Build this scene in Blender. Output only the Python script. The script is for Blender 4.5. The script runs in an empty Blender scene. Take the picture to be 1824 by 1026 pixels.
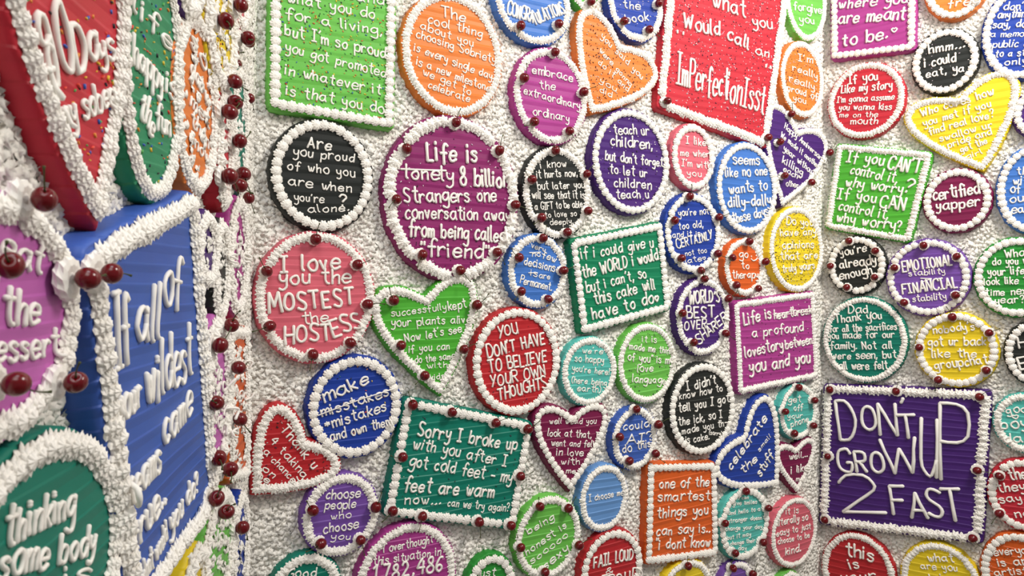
import bpy, math, random
import numpy as np
from mathutils import Vector, Matrix

random.seed(7)
RNG = np.random.default_rng(7)
C = bpy.context.scene.collection
R = math.radians

# ------------------------------------------------------------------ camera
W_PX, H_PX, F_PX = 1824, 1026, 1216.0
EYE = Vector((0.0, 0.0, 1.6))
PITCH, ROLL = R(0.6), R(0.65)
cam_d = bpy.data.cameras.new('camera')
cam = bpy.data.objects.new('camera', cam_d)
C.objects.link(cam)
bpy.context.scene.camera = cam
cam_d.sensor_width = 36
cam_d.lens = F_PX * 36 / W_PX
cam_d.clip_start = 0.02
CAM_ROT = Matrix.Rotation(PITCH, 3, 'X') @ Matrix.Rotation(-ROLL, 3, 'Y') @ Matrix.Rotation(R(90), 3, 'X')
cam.matrix_world = Matrix.Translation(EYE) @ CAM_ROT.to_4x4()
cam_d.dof.use_dof = True
cam_d.dof.focus_distance = 1.55
cam_d.dof.aperture_fstop = 13

# ------------------------------------------------------------------ world and light
scene = bpy.context.scene
scene.view_settings.view_transform = 'Standard'
scene.view_settings.look = 'None'
scene.view_settings.gamma = 1
scene.view_settings.use_curve_mapping = False
scene.view_settings.exposure = -0.17
world = bpy.data.worlds.new('world')
scene.world = world
world.use_nodes = True
bg = world.node_tree.nodes['Background']
bg.inputs[0].default_value = (1.0, 0.985, 0.955, 1)
bg.inputs[1].default_value = 0.25

def lamp(name, loc, target, size, power, colour, size_y=None):
    d = bpy.data.lights.new(name, 'AREA')
    d.shape = 'RECTANGLE'
    d.size = size
    d.size_y = size_y or size
    d.energy = power
    d.color = colour
    o = bpy.data.objects.new(name, d)
    C.objects.link(o)
    o.location = loc
    o.rotation_euler = (Vector(target) - Vector(loc)).to_track_quat('-Z', 'Y').to_euler()
    return o

lamp('ceiling_lamp', (1.35, 0.75, 3.0), (0.75, 1.9, 1.7), 0.5, 44, (1.0, 0.955, 0.88))
lamp('ceiling_lamp', (0.25, -0.6, 3.0), (0.1, 1.4, 1.3), 0.9, 13, (1.0, 0.98, 0.94))
lamp('ceiling_lamp', (-0.1, 0.25, 3.1), (-0.4, 0.7, 1.2), 0.5, 7, (0.86, 0.92, 1.0))

# ------------------------------------------------------------------ walls as planes
def ray(px, py):
    v = CAM_ROT @ Vector(((px - W_PX / 2) / F_PX, -(py - H_PX / 2) / F_PX, -1.0))
    return v

class Wall:
    """normal (nx, ny) points away from the camera; the wall is n.X = d"""
    def __init__(self, ang, d):
        self.n = Vector((math.sin(ang), math.cos(ang), 0))
        self.d = d
        self.e1 = Vector((math.cos(ang), -math.sin(ang), 0))     # to the right as seen
        self.e2 = Vector((0, 0, 1))
        self.inw = -self.n
        self.org = self.n * d
    def st(self, px, py, off=0.0):
        v = ray(px, py)
        k = (self.d - off) / self.n.dot(v)
        p = EYE + v * k
        q = p - self.org
        return (q.dot(self.e1), q.z)
    def world(self, s, t, off=0.0):
        return self.org + self.e1 * s + self.e2 * t + self.inw * off
    def matrix(self, s, t, off=0.0):
        m = Matrix((self.e1, self.e2, self.inw)).transposed().to_4x4()
        return Matrix.Translation(self.world(s, t, off)) @ m

U_L = (447 - 912) / F_PX
U_R = (1465 - 912) / F_PX
PSI, LAM, PHI = R(-30), R(-100), R(38)
D_M = 1.374
zl = D_M / (math.cos(PSI) + U_L * math.sin(PSI))
zr = D_M / (math.cos(PSI) + U_R * math.sin(PSI))
COR_L = Vector((U_L * zl, zl, 0))
COR_R = Vector((U_R * zr, zr, 0))
WM = Wall(PSI, D_M)
nl = Vector((math.sin(LAM), math.cos(LAM), 0))
WL = Wall(LAM, nl.dot(COR_L))
nr = Vector((math.sin(PHI), math.cos(PHI), 0))
WR = Wall(PHI, nr.dot(COR_R))
WALLS = {'L': WL, 'M': WM, 'R': WR}

# ------------------------------------------------------------------ materials
def srgb(r, g, b):
    f = lambda c: (c / 255 / 12.92) if c / 255 <= 0.04045 else ((c / 255 + 0.055) / 1.055) ** 2.4
    return (f(r), f(g), f(b), 1)

def base_mat(name, col, rough=0.6, spec=0.35):
    m = bpy.data.materials.new(name)
    m.use_nodes = True
    b = m.node_tree.nodes['Principled BSDF']
    b.inputs['Base Color'].default_value = col
    b.inputs['Roughness'].default_value = rough
    b.inputs['Specular IOR Level'].default_value = spec
    return m, m.node_tree, b

def frosting_mat(name, col):
    """coloured icing spread with a palette knife: low ridges running across the cake"""
    m, nt, b = base_mat(name, col, 0.5, 0.35)
    N, L = nt.nodes, nt.links
    tc = N.new('ShaderNodeTexCoord')
    oi = N.new('ShaderNodeObjectInfo')
    add = N.new('ShaderNodeVectorMath'); add.operation = 'ADD'
    mul = N.new('ShaderNodeVectorMath'); mul.operation = 'SCALE'
    comb = N.new('ShaderNodeCombineXYZ')
    L.new(oi.outputs['Random'], comb.inputs[0]); L.new(oi.outputs['Random'], comb.inputs[1])
    L.new(comb.outputs[0], mul.inputs[0]); mul.inputs['Scale'].default_value = 3.7
    L.new(tc.outputs['Object'], add.inputs[0]); L.new(mul.outputs[0], add.inputs[1])
    mp = N.new('ShaderNodeMapping')
    mp.inputs['Rotation'].default_value = (0, 0, R(-6))
    mp.inputs['Scale'].default_value = (4.0, 14.0, 14.0)
    L.new(add.outputs[0], mp.inputs[0])
    wv = N.new('ShaderNodeTexWave'); wv.wave_type = 'BANDS'; wv.bands_direction = 'Y'; wv.wave_profile = 'SAW'
    wv.inputs['Scale'].default_value = 1.1
    wv.inputs['Distortion'].default_value = 8.0
    wv.inputs['Detail'].default_value = 2.0
    wv.inputs['Detail Scale'].default_value = 0.35
    L.new(mp.outputs[0], wv.inputs[0])
    mp2 = N.new('ShaderNodeMapping'); mp2.inputs['Scale'].default_value = (10, 95, 60)
    L.new(add.outputs[0], mp2.inputs[0])
    nz = N.new('ShaderNodeTexNoise'); nz.inputs['Scale'].default_value = 1.0; nz.inputs['Detail'].default_value = 3
    L.new(mp2.outputs[0], nz.inputs[0])
    mx = N.new('ShaderNodeMath'); mx.operation = 'MULTIPLY_ADD'
    L.new(nz.outputs[0], mx.inputs[0]); mx.inputs[1].default_value = 0.22
    lip = N.new('ShaderNodeValToRGB')           # every knife stroke ends in a raised lip
    e = lip.color_ramp.elements
    e[0].position = 0.0; e[0].color = (0, 0, 0, 1)
    e[1].position = 1.0; e[1].color = (0.02, 0.02, 0.02, 1)
    for p_, v_ in ((0.50, 0.14), (0.82, 0.90), (0.90, 1.0)):
        q_ = e.new(p_); q_.color = (v_, v_, v_, 1)
    L.new(wv.outputs['Fac'], lip.inputs[0]); L.new(lip.outputs[0], mx.inputs[2])
    bp = N.new('ShaderNodeBump'); bp.inputs['Strength'].default_value = 1.0; bp.inputs['Distance'].default_value = 0.0018
    L.new(mx.outputs[0], bp.inputs['Height']); L.new(bp.outputs[0], b.inputs['Normal'])
    hs = N.new('ShaderNodeHueSaturation'); hs.inputs['Color'].default_value = col
    n2 = N.new('ShaderNodeTexNoise'); n2.inputs['Scale'].default_value = 14
    L.new(add.outputs[0], n2.inputs[0])
    mr = N.new('ShaderNodeMapRange'); mr.inputs[3].default_value = 0.88; mr.inputs[4].default_value = 1.12
    L.new(n2.outputs[0], mr.inputs[0]); L.new(mr.outputs[0], hs.inputs['Value'])
    L.new(hs.outputs[0], b.inputs['Base Color'])
    return m

def icing_mat(name, col, bump):
    m, nt, b = base_mat(name, col, 0.55, 0.3)
    N, L = nt.nodes, nt.links
    tc = N.new('ShaderNodeTexCoord')
    nz = N.new('ShaderNodeTexNoise'); nz.inputs['Scale'].default_value = 260; nz.inputs['Detail'].default_value = 2
    L.new(tc.outputs['Object'], nz.inputs[0])
    bp = N.new('ShaderNodeBump'); bp.inputs['Strength'].default_value = bump; bp.inputs['Distance'].default_value = 0.001
    L.new(nz.outputs[0], bp.inputs['Height']); L.new(bp.outputs[0], b.inputs['Normal'])
    return m

COL = {
    'lime': (112, 206, 78), 'orange': (250, 132, 48), 'black': (34, 38, 36), 'plum': (150, 34, 108),
    'salmon': (236, 104, 122), 'cornflower': (62, 122, 214), 'royal': (24, 62, 172), 'orchid': (182, 56, 148),
    'red': (205, 34, 42), 'crimson': (215, 38, 56), 'purple': (74, 30, 124), 'lavender': (122, 76, 176),
    'teal': (0, 132, 110), 'emerald': (0, 138, 92), 'aqua': (84, 200, 188), 'yellow': (255, 222, 28),
    'maroon': (132, 18, 74), 'grass': (80, 190, 50), 'green': (40, 158, 54), 'lilac': (206, 100, 190),
    'skyblue': (104, 158, 226), 'tangerine': (240, 98, 26), 'cobalt': (58, 98, 196), 'sage': (34, 150, 100),
}
FROST = {k: frosting_mat(k + '_icing', srgb(*[(c * 0.92 + 0.08 * sum(v) / 3) * 0.94 for c in v])) for k, v in COL.items()}
WHITE = icing_mat('white_piped_icing', srgb(247, 243, 236), 0.25)
WHITE_WALL = icing_mat('white_wall_icing', srgb(248, 244, 236), 0.4)
WORD = icing_mat('white_lettering_icing', srgb(245, 241, 234), 0.1)

def cherry_mat():
    m, nt, b = base_mat('cherry_skin', srgb(100, 3, 12), 0.22, 0.4)
    b.inputs['Coat Weight'].default_value = 0.15
    b.inputs['Coat Roughness'].default_value = 0.06
    N, L = nt.nodes, nt.links
    tc = N.new('ShaderNodeTexCoord'); nz = N.new('ShaderNodeTexNoise'); nz.inputs['Scale'].default_value = 60
    L.new(tc.outputs['Object'], nz.inputs[0])
    cr = N.new('ShaderNodeValToRGB')
    cr.color_ramp.elements[0].color = srgb(78, 1, 10); cr.color_ramp.elements[1].color = srgb(118, 5, 16)
    L.new(nz.outputs[0], cr.inputs[0]); L.new(cr.outputs[0], b.inputs['Base Color'])
    return m
CHERRY = cherry_mat()
STEM = base_mat('cherry_stem', srgb(62, 68, 30), 0.6)[0]

def sprinkle_mat():
    m, nt, b = base_mat('sugar_sprinkle', (1, 1, 1, 1), 0.4)
    at = nt.nodes.new('ShaderNodeAttribute'); at.attribute_name = 'tint'
    nt.links.new(at.outputs['Color'], b.inputs['Base Color'])
    return m
SPRINK = sprinkle_mat()

# ------------------------------------------------------------------ mesh helpers
def mesh_np(name, verts, faces, mat, smooth=False):
    """verts (n,3) array, faces list of equal-length or mixed tuples"""
    me = bpy.data.meshes.new(name)
    verts = np.asarray(verts, dtype=np.float32)
    if isinstance(faces, np.ndarray):
        nf, k = faces.shape
        me.vertices.add(len(verts)); me.vertices.foreach_set('co', verts.ravel())
        me.loops.add(nf * k); me.loops.foreach_set('vertex_index', faces.astype(np.int32).ravel())
        me.polygons.add(nf)
        me.polygons.foreach_set('loop_start', np.arange(0, nf * k, k, dtype=np.int32))
        me.update(calc_edges=True)
    else:
        me.from_pydata([tuple(map(float, v)) for v in verts], [], faces)
    if smooth:
        me.polygons.foreach_set('use_smooth', np.ones(len(me.polygons), dtype=bool))
    me.materials.append(mat)
    me.update()
    return me

def link(name, me, parent=None, mat4=None):
    o = bpy.data.objects.new(name, me)
    C.objects.link(o)
    if parent is not None:
        o.parent = parent
    if mat4 is not None:
        o.matrix_local = mat4
    return o

# shared dollop shapes (unit radius, base on z = 0)
def dollop_mesh(name, ridges, depth, twist, profile, per=4):
    n = ridges * per
    vs, fs = [], []
    for k, (r, z, *ex) in enumerate(profile):
        dp = depth * (ex[0] if ex else (1 if r > 0.2 else 0.3))
        ph = ex[1] * math.pi if len(ex) > 1 else 0.0
        for i in range(n):
            a = 2 * math.pi * i / n
            w = 1 + dp * math.cos(ridges * a + ph)
            tw = twist * z
            jitter = 1 + 0.04 * math.sin(3 * a + k)
            vs.append((r * w * jitter * math.cos(a + tw), r * w * jitter * math.sin(a + tw), z))
    top = len(vs)
    vs.append((0.05, 0.03, profile[-1][1] + 0.10))
    for k in range(len(profile) - 1):
        for i in range(n):
            j = (i + 1) % n
            fs.append((k * n + i, k * n + j, (k + 1) * n + j, (k + 1) * n + i))
    b = (len(profile) - 1) * n
    for i in range(n):
        fs.append((b + i, b + (i + 1) % n, top))
    return mesh_np(name, vs, fs, WHITE, smooth=False)

P_ROUND = [(0.90, 0.0), (1.04, 0.28), (0.92, 0.58), (0.60, 0.82), (0.25, 0.90)]
P_STAR = [(0.96, 0.0, 1), (1.08, 0.20, 1), (0.74, 0.40, .5), (0.74, 0.56, 1, 1), (0.44, 0.72, .7, 1), (0.14, 0.92, .3)]
P_SWIRL = [(0.98, 0.0, .6), (1.08, 0.22, 1), (0.82, 0.42, .4), (0.84, 0.54, 1.1, 1), (0.52, 0.68, .4, 1), (0.52, 0.80, 1.1), (0.18, 0.96, .3)]
DOLLOP = {
    'd': [dollop_mesh('round_dollop', 10, 0.11, t, P_ROUND) for t in (0.5, 0.9)],
    's': [dollop_mesh('star_dollop', 8, 0.22, t, P_STAR) for t in (0.2, 0.6, -0.4)],
    'S': [dollop_mesh('swirl_dollop', 8, 0.20, t, P_SWIRL) for t in (0.9, 1.3)],
    'T': [dollop_mesh('spiky_dollop', 7, 0.27, t, P_STAR) for t in (0.1, 0.5)],
}
RAD = {'d': 0.0097, 's': 0.0084, 'S': 0.0120, 'T': 0.0116}
STEP = {'d': 1.72, 's': 1.22, 'S': 1.30, 'T': 1.35}
MOUND = dollop_mesh('cherry_mound_mesh', 11, 0.05, 0.7, [(1.0, 0.0), (1.08, 0.3), (0.98, 0.62), (0.66, 0.70), (0.30, 0.60)], 2)

# cherry
def cherry_mesh():
    n, m = 18, 11
    vs, fs = [], []
    for k in range(m + 1):
        th = math.pi * k / m
        r = math.sin(th)
        z = math.cos(th)
        z -= 0.34 * math.exp(-(r / 0.34) ** 2) * (1 if z > 0 else 0.12)
        for i in range(n):
            a = 2 * math.pi * i / n
            f = 1 + 0.035 * math.cos(2 * a)
            vs.append((r * f * math.cos(a), r * f * math.sin(a), z * 0.98))
    for k in range(m):
        for i in range(n):
            j = (i + 1) % n
            fs.append((k * n + i, (k + 1) * n + i, (k + 1) * n + j, k * n + j))
    return mesh_np('cherry_mesh', vs, fs, CHERRY, smooth=True)
CHERRY_ME = cherry_mesh()

def tube(points, radii, sides, vs, fs, cap=True):
    """append a round tube along 3-D points"""
    base = len(vs)
    n = len(points)
    for i, p in enumerate(points):
        a = points[max(i - 1, 0)]; b = points[min(i + 1, n - 1)]
        tx, ty, tz = b[0] - a[0], b[1] - a[1], b[2] - a[2]
        l = math.sqrt(tx * tx + ty * ty + tz * tz) or 1e-6
        t = Vector((tx / l, ty / l, tz / l))
        up = Vector((0, 0, 1)) if abs(t.z) < 0.9 else Vector((1, 0, 0))
        s = t.cross(up).normalized(); u = s.cross(t)
        for k in range(sides):
            an = 2 * math.pi * k / sides
            q = s * (math.cos(an) * radii[i]) + u * (math.sin(an) * radii[i])
            vs.append((p[0] + q.x, p[1] + q.y, p[2] + q.z))
    for i in range(n - 1):
        for k in range(sides):
            k2 = (k + 1) % sides
            fs.append((base + i * sides + k, base + i * sides + k2, base + (i + 1) * sides + k2, base + (i + 1) * sides + k))
    if cap:
        fs.append(tuple(base + k for k in reversed(range(sides))))
        fs.append(tuple(base + (n - 1) * sides + k for k in range(sides)))

def stem_mesh(bend):
    vs, fs = [], []
    pts = [(bend * 0.30 * (t ** 2), bend * 0.06 * math.sin(3 * t), 0.66 + 2.1 * t) for t in [i / 7 for i in range(8)]]
    tube(pts, [0.11, 0.085, 0.075, 0.07, 0.07, 0.075, 0.09, 0.15], 6, vs, fs)
    return mesh_np('stem_mesh', vs, fs, STEM, smooth=True)
STEM_ME = [stem_mesh(b) for b in (-2.2, -1.1, 1.1, 2.2)]

# ------------------------------------------------------------------ piped handwriting: a single-line alphabet
G = {
 'a': (6, '5j 3k 1j 0h 0g 2e 4f 5h/5k 5g 6e'), 'b': (5, '0o 0j 0e/0h 1j 3k 5j 5g 4e 2e 0f'), 'c': (4, '4j 3k 1j 0h 0g 1e 3e 4f'),
 'd': (5, '5j 3k 1j 0h 1f 2e 4f 5h/5o 5j 5e'), 'e': (5, '0h 3h 5h 5j 3k 1j 0h 0g 1e 3e 5f'), 'f': (4, '5n 4o 3o 2m 2i 2d/0j 4j'),
 'g': (5, '5j 3k 1j 0h 1f 3f 5h/5k 5f 5c 4a 2a 0b'), 'h': (4, '0o 0j 0e/0h 1j 3k 4j 4g 4e'), 'i': (1, '0k 0h 0e/0m 0n'),
 'j': (2, '2k 2f 2c 1a 0b/2m 2n'), 'k': (4, '0o 0j 0e/4k 2i 0h/1h 3f 4e'), 'l': (1, '0o 0j 0f 1e'), 'm': (6, '0k 0h 0e/0i 1j 2k 3j 3e/3i 4j 5k 6j 6e'),
 'n': (4, '0k 0h 0e/0i 1j 3k 4j 4g 4e'), 'o': (5, '3k 1j 0h 1f 2e 4e 5g 5i 4k 3k'), 'p': (5, '0k 0e 0a/0i 1j 3k 5j 5g 4e 2e 0f'),
 'q': (5, '5j 3k 1j 0h 1f 3e 5g/5k 5a'), 'r': (4, '0k 0h 0e/0h 1j 3k 4j'), 's': (4, '4j 3k 1k 0j 1i 3h 4g 3e 1e 0f'),
 't': (4, '2o 2j 2g 3e 4e/0l 4l'), 'u': (4, '0k 0g 1e 3e 4g/4k 4h 4e'), 'v': (4, '0k 1h 2e 3h 4k'), 'w': (6, '0k 1g 2e 3h 3j 3h 4e 5g 6k'),
 'x': (4, '0k 2h 4e/4k 2h 0e'), 'y': (4, '0k 0i 1g 3g 4i/4k 4f 4c 2a 0b'), 'z': (4, '0k 4k/4k 0e/0e 4e'),
 'A': (6, '0e 2k 3o/3o 4k 6e/1h 5h'), 'B': (5, '0o 0e/0o 3o 4n 4l 3j 0j/3j 5i 5g 4e 0e'), 'C': (6, '6m 5o 3o 1n 0k 0h 1f 3e 5e 6g'),
 'D': (6, '0o 0e/0o 3o 5m 6j 5g 3e 0e'), 'E': (5, '0o 0e/0o 5o/0j 4j/0e 5e'), 'F': (5, '0o 0e/0o 5o/0j 4j'),
 'G': (6, '6m 5o 3o 1n 0k 0h 1f 3e 5e 6g 6i 4i'), 'H': (5, '0o 0e/5o 5e/0j 5j'), 'I': (4, '2o 2e/0o 4o/0e 4e'), 'J': (4, '4o 4g 3e 1e 0g'),
 'K': (5, '0o 0e/5o 0j/1j 5e'), 'L': (4, '0o 0e/0e 4e'), 'M': (7, '0e 1o/1o 3h/3h 6o/6o 7e'), 'N': (5, '0e 0o/0o 5e/5e 5o'),
 'O': (6, '3o 1n 0k 0h 1f 3e 5f 6h 6k 5n 3o'), 'P': (5, '0o 0e/0o 3o 5n 5k 3j 0j'), 'Q': (6, '3o 1n 0k 0h 1f 3e 5f 6h 6k 5n 3o/4g 6d'),
 'R': (5, '0o 0e/0o 3o 5n 5k 3j 0j/2j 5e'), 'S': (5, '5n 3o 1o 0m 1k 4i 5g 4e 2e 0f'), 'T': (6, '3o 3e/0o 6o'), 'U': (5, '0o 0h 1f 3e 4f 5h/5o 5e'),
 'V': (5, '0o 3e/3e 5o'), 'W': (8, '0o 2e/2e 4l/4l 6e/6e 8o'), 'X': (5, '0o 5e/5o 0e'), 'Y': (5, '0o 2j/5o 1e'), 'Z': (5, '0o 5o/5o 0e/0e 5e'),
 '0': (5, '3o 1n 0k 0h 1f 3e 4f 5h 5k 4n 3o'), '1': (2, '0m 2o/2o 2e'), '2': (5, '0m 1o 3o 4m 4k 2h 0e/0e 5e'), '3': (4, '0n 2o 4n 4l 2j 4i 4f 2e 0f'),
 '4': (5, '3o 1l 0i/0i 5i/4m 4e'), '5': (4, '4o 1o/1o 0j/0j 3k 4h 3e 0f'), '6': (4, '4n 2n 0j 0g 2e 4g 3i 1i 0g'), '7': (4, '0o 4o/4o 1e'),
 '8': (5, '3o 1n 1l 3j 5h 4e 1e 0h 3j 4l 4n 3o'), '9': (4, '4l 2k 0l 1o 3o 4m 4h 3e 1e'),
 '.': (1, '0e 1f'), ',': (1, '1f 0c'), '!': (1, '0o 0h/0e 0f'), '?': (4, '0m 1o 3o 4m 3k 2i/2e 2f'), "'": (1, '1o 0m'), '-': (4, '0i 4i'),
 '(': (2, '2o 0l 0g 2d'), ')': (2, '0o 2l 2g 0d'), '&': (5, '5e 1k 1n 3o 3l 0h 1e 3e 5h'), '>': (5, '0m 5j/5j 0g'), '"': (2, '0o 0m/2o 2m'),
 '*': (4, '2m 2i/0l 4j/4l 0j'), '~': (10, '0i 5i 9i'), '<': (4, '2f 0i 0j 1k 2j 3k 4j 4i 2f'), '@': (5, '0m 0l/0i 1g 2f 4g 5i/4m 4l'), '_': (4, ''),
}
SHARP = set('AEFHIKLMNTVWXYZ147z>-~')

def glyph(ch):
    w, s = G[ch]
    strokes = []
    for st in s.split('/'):
        if st:
            strokes.append([(int(p[0]) * 0.1, (ord(p[1]) - 101) * 0.1) for p in st.split()])
    return w * 0.1, strokes

def catmull(pts, k=2):
    if len(pts) < 3:
        return pts
    closed = pts[0] == pts[-1]
    out = []
    n = len(pts)
    for i in range(n - 1):
        p1, p2 = pts[i], pts[i + 1]
        p0 = pts[i - 1] if i > 0 else (pts[-2] if closed else p1)
        p3 = pts[i + 2] if i + 2 < n else (pts[1] if closed else p2)
        for j in range(k):
            t = j / k
            f = lambda a: 0.5 * (2 * p1[a] + (p2[a] - p0[a]) * t + (2 * p0[a] - 5 * p1[a] + 4 * p2[a] - p3[a]) * t * t + (3 * p1[a] - p0[a] - 3 * p2[a] + p3[a]) * t ** 3)
            out.append((f(0), f(1)))
    out.append(pts[-1])
    return out

def write_line(text, q0, q1, H, top, root, rmax=0.0048, outline=None, br=0.01):
    """pipe one line of writing from q0 to q1 (cake coordinates), cap height H; every word is its own part"""
    dx, dy = q1[0] - q0[0], q1[1] - q0[1]
    L = math.hypot(dx, dy)
    ux, uy = dx / L, dy / L
    vx, vy = -uy, ux
    gap = 0.24
    wid = []
    for i, ch in enumerate(text):
        wid.append(0.34 if ch == ' ' else glyph(ch)[0])
    nat = sum(wid) + gap * (len(text) - 1) or 0.1
    nat = max(nat, 0.1)
    sx = L / nat
    r = min(max(0.088 * H, 0.0012), rmax)
    def lift(px, py):
        if outline is None:
            return 0.0
        d = math.sqrt(((outline[:, 0] - px) ** 2 + (outline[:, 1] - py) ** 2).min())
        f = min(max((2.25 * br - d) / (0.9 * br), 0.0), 1.0)
        return f * br * 1.0 + min(max((1.5 * br - d) / (0.6 * br), 0.0), 1.0) * br * 0.3
    x = 0.0
    word_v, word_f = [], []
    def flush():
        nonlocal word_v, word_f
        if word_v:
            link('piped_word', mesh_np('piped_word', word_v, word_f, WORD, smooth=True), root)
        word_v, word_f = [], []
    for ch, w in zip(text, wid):
        if ch == ' ':
            flush()
        else:
            _, strokes = glyph(ch)
            sc = random.uniform(0.90, 1.12); ty = random.uniform(-0.06, 0.06); ro = random.uniform(-0.10, 0.10) * min(1.0, 0.02 / H)
            for st in strokes:
                pts = catmull(st) if ch not in SHARP else st
                if len(pts) == 2:
                    a, b = pts
                    pts = [a, ((a[0] * 2 + b[0]) / 3 + random.uniform(-.012, .012), (a[1] * 2 + b[1]) / 3), ((a[0] + 2 * b[0]) / 3 + random.uniform(-.012, .012), (a[1] + 2 * b[1]) / 3), b]
                P, RR = [], []
                n = len(pts)
                for i, (gx, gy) in enumerate(pts):
                    gx2 = gx * sc + ro * gy; gy2 = gy * sc + ty
                    lx = (x + gx2) * sx; ly = gy2 * H
                    e = 1.12 if i in (0, n - 1) else random.uniform(0.88, 1.08)
                    ax_, ay_ = q0[0] + ux * lx + vx * ly, q0[1] + uy * lx + vy * ly
                    P.append((ax_, ay_, top + r * 0.62 + lift(ax_, ay_))); RR.append(r * e)
                # rounded, tapering ends
                def ext(p, q, k):
                    d = math.hypot(p[0] - q[0], p[1] - q[1]) or 1e-6
                    return (p[0] + (p[0] - q[0]) / d * k, p[1] + (p[1] - q[1]) / d * k, p[2])
                P = [ext(P[0], P[1], r * 0.7)] + P + [ext(P[-1], P[-2], r * 0.7)]
                RR = [r * 0.5] + RR + [r * 0.5]
                tube(P, RR, 6, word_v, word_f)
        x += w + gap
    flush()

# ------------------------------------------------------------------ cake shapes
def ellipse_pts(a, b, n=96):
    return [(a * math.cos(2 * math.pi * i / n), b * math.sin(2 * math.pi * i / n)) for i in range(n)]

def quad_pts(corners, rad=0.010, per=14):
    """corners counter-clockwise, rounded"""
    out = []
    for i in range(4):
        p = Vector(corners[i]); a = Vector(corners[i - 1]); b = Vector(corners[(i + 1) % 4])
        da = (a - p).normalized(); db = (b - p).normalized()
        for t in (0.0, 0.33, 0.66, 1.0):
            s = p + da * rad; e = p + db * rad
            q = s * (1 - t) ** 2 + p * (2 * t * (1 - t)) + e * t * t
            out.append((q.x, q.y))
        s = p + db * rad; e = b - db * rad
        for k in range(1, per):
            q = s.lerp(e, k / per); out.append((q.x, q.y))
    return out

HALF = [(0, 0), (.31, .20), (.60, .42), (.83, .63), (.96, .81), (1.0, .96), (.95, 1.07), (.80, 1.14), (.60, 1.16), (.38, 1.13), (.17, 1.07), (0, 1.0)]
def heart_pts(tip, notch, wf):
    """a heart laid from tip to notch, wf widens it"""
    T = Vector(tip)
    ax = Vector(notch) - T; l = ax.length; ax.normalize()
    sd = Vector((ax.y, -ax.x))
    h = catmull(HALF, 4)
    loop = h + [(-x, y) for x, y in reversed(h[1:-1])]
    out = []
    for x, y in loop:
        q = T + ax * (y * l) + sd * (x * 0.62 * wf * l)
        out.append((q.x, q.y))
    if area(out) < 0:
        out.reverse()
    return out

def area(p):
    return 0.5 * sum(p[i][0] * p[(i + 1) % len(p)][1] - p[(i + 1) % len(p)][0] * p[i][1] for i in range(len(p)))

def offset(pts, d):
    """push a counter-clockwise outline outwards by d, corners mitred"""
    P = np.array(pts)
    e = np.roll(P, -1, 0) - P
    e /= np.maximum(np.linalg.norm(e, axis=1, keepdims=True), 1e-9)
    n2 = np.stack([e[:, 1], -e[:, 0]], 1)
    n1 = np.roll(n2, 1, 0)
    m = n1 + n2
    k = np.clip((m * m).sum(1, keepdims=True) / 2, 0.35, None)
    return P + m / k * d

def inset_path(pts, d, step):
    """evenly spaced points along the outline moved inwards by d"""
    P = np.array(pts)
    Q = offset(pts, -d)
    dist = np.sqrt(((Q[:, None, :] - P[None, :, :]) ** 2).sum(2)).min(1)
    Q = Q[dist > d * 0.86]
    seg = np.linalg.norm(np.roll(Q, -1, 0) - Q, axis=1)
    tot = seg.sum()
    m = max(6, int(round(tot / step)))
    cum = np.concatenate([[0], np.cumsum(seg)])
    out = []
    for k in range(m):
        s = tot * k / m
        i = min(int(np.searchsorted(cum, s, side='right')) - 1, len(Q) - 1)
        f = (s - cum[i]) / max(seg[i], 1e-9)
        out.append(Q[i] + (Q[(i + 1) % len(Q)] - Q[i]) * f)
    return out

def in_poly(P, pts):
    """points inside polygon, numpy"""
    x, y = P[:, 0], P[:, 1]
    ins = np.zeros(len(P), bool)
    px, py = pts[:, 0], pts[:, 1]
    j = len(pts) - 1
    for i in range(len(pts)):
        c = ((py[i] > y) != (py[j] > y))
        xx = (px[j] - px[i]) * (y - py[i]) / ((py[j] - py[i]) or 1e-12) + px[i]
        ins ^= c & (x < xx)
        j = i
    return ins

# white wall icing: thousands of little piped tufts
def tuft_template(k, rich=False):
    vs = [(0.06, -0.05, 1.0)]
    for ring, (ro, zo, ri, zi) in enumerate([(0.62, 0.70, 0.30, 0.42), (1.10, 0.16, 0.62, -0.12)]):
        for i in range(k):
            a = 2 * math.pi * i / k + 0.35 * ring
            vs.append((ro * math.cos(a), ro * math.sin(a), zo))
            a += math.pi / k
            vs.append((ri * math.cos(a), ri * math.sin(a), zi))
    fs = []
    n = 2 * k
    for i in range(n):
        j = (i + 1) % n
        fs.append((0, 1 + i, 1 + j))
        fs.append((1 + i, 1 + n + i, 1 + n + j)); fs.append((1 + i, 1 + n + j, 1 + j))
    return np.array(vs), np.array(fs)

TV, TF = tuft_template(5)

def tuft_cloud(P, pitch, hmin, hmax):
    n = len(P)
    sc = RNG.uniform(0.65, 1.05, n) * pitch
    hh = RNG.uniform(hmin, hmax, n) * pitch
    az = RNG.uniform(0, 6.28, n); tilt = RNG.uniform(-.75, .75, n); td = RNG.uniform(0, 6.28, n)
    V = TV[None] * np.stack([sc, sc, hh], 1)[:, None, :]
    ca, sa = np.cos(az)[:, None], np.sin(az)[:, None]
    V = np.stack([V[..., 0] * ca - V[..., 1] * sa, V[..., 0] * sa + V[..., 1] * ca, V[..., 2]], 2)
    ax = np.stack([np.cos(td), np.sin(td), np.zeros(n)], 1)[:, None, :]
    ct, stt = np.cos(tilt)[:, None, None], np.sin(tilt)[:, None, None]
    V = V * ct + np.cross(np.broadcast_to(ax, V.shape), V) * stt + ax * (V * ax).sum(2, keepdims=True) * (1 - ct)
    V[..., 2] += 0.001
    return V, (sc, hh, az, tilt, td)

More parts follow.
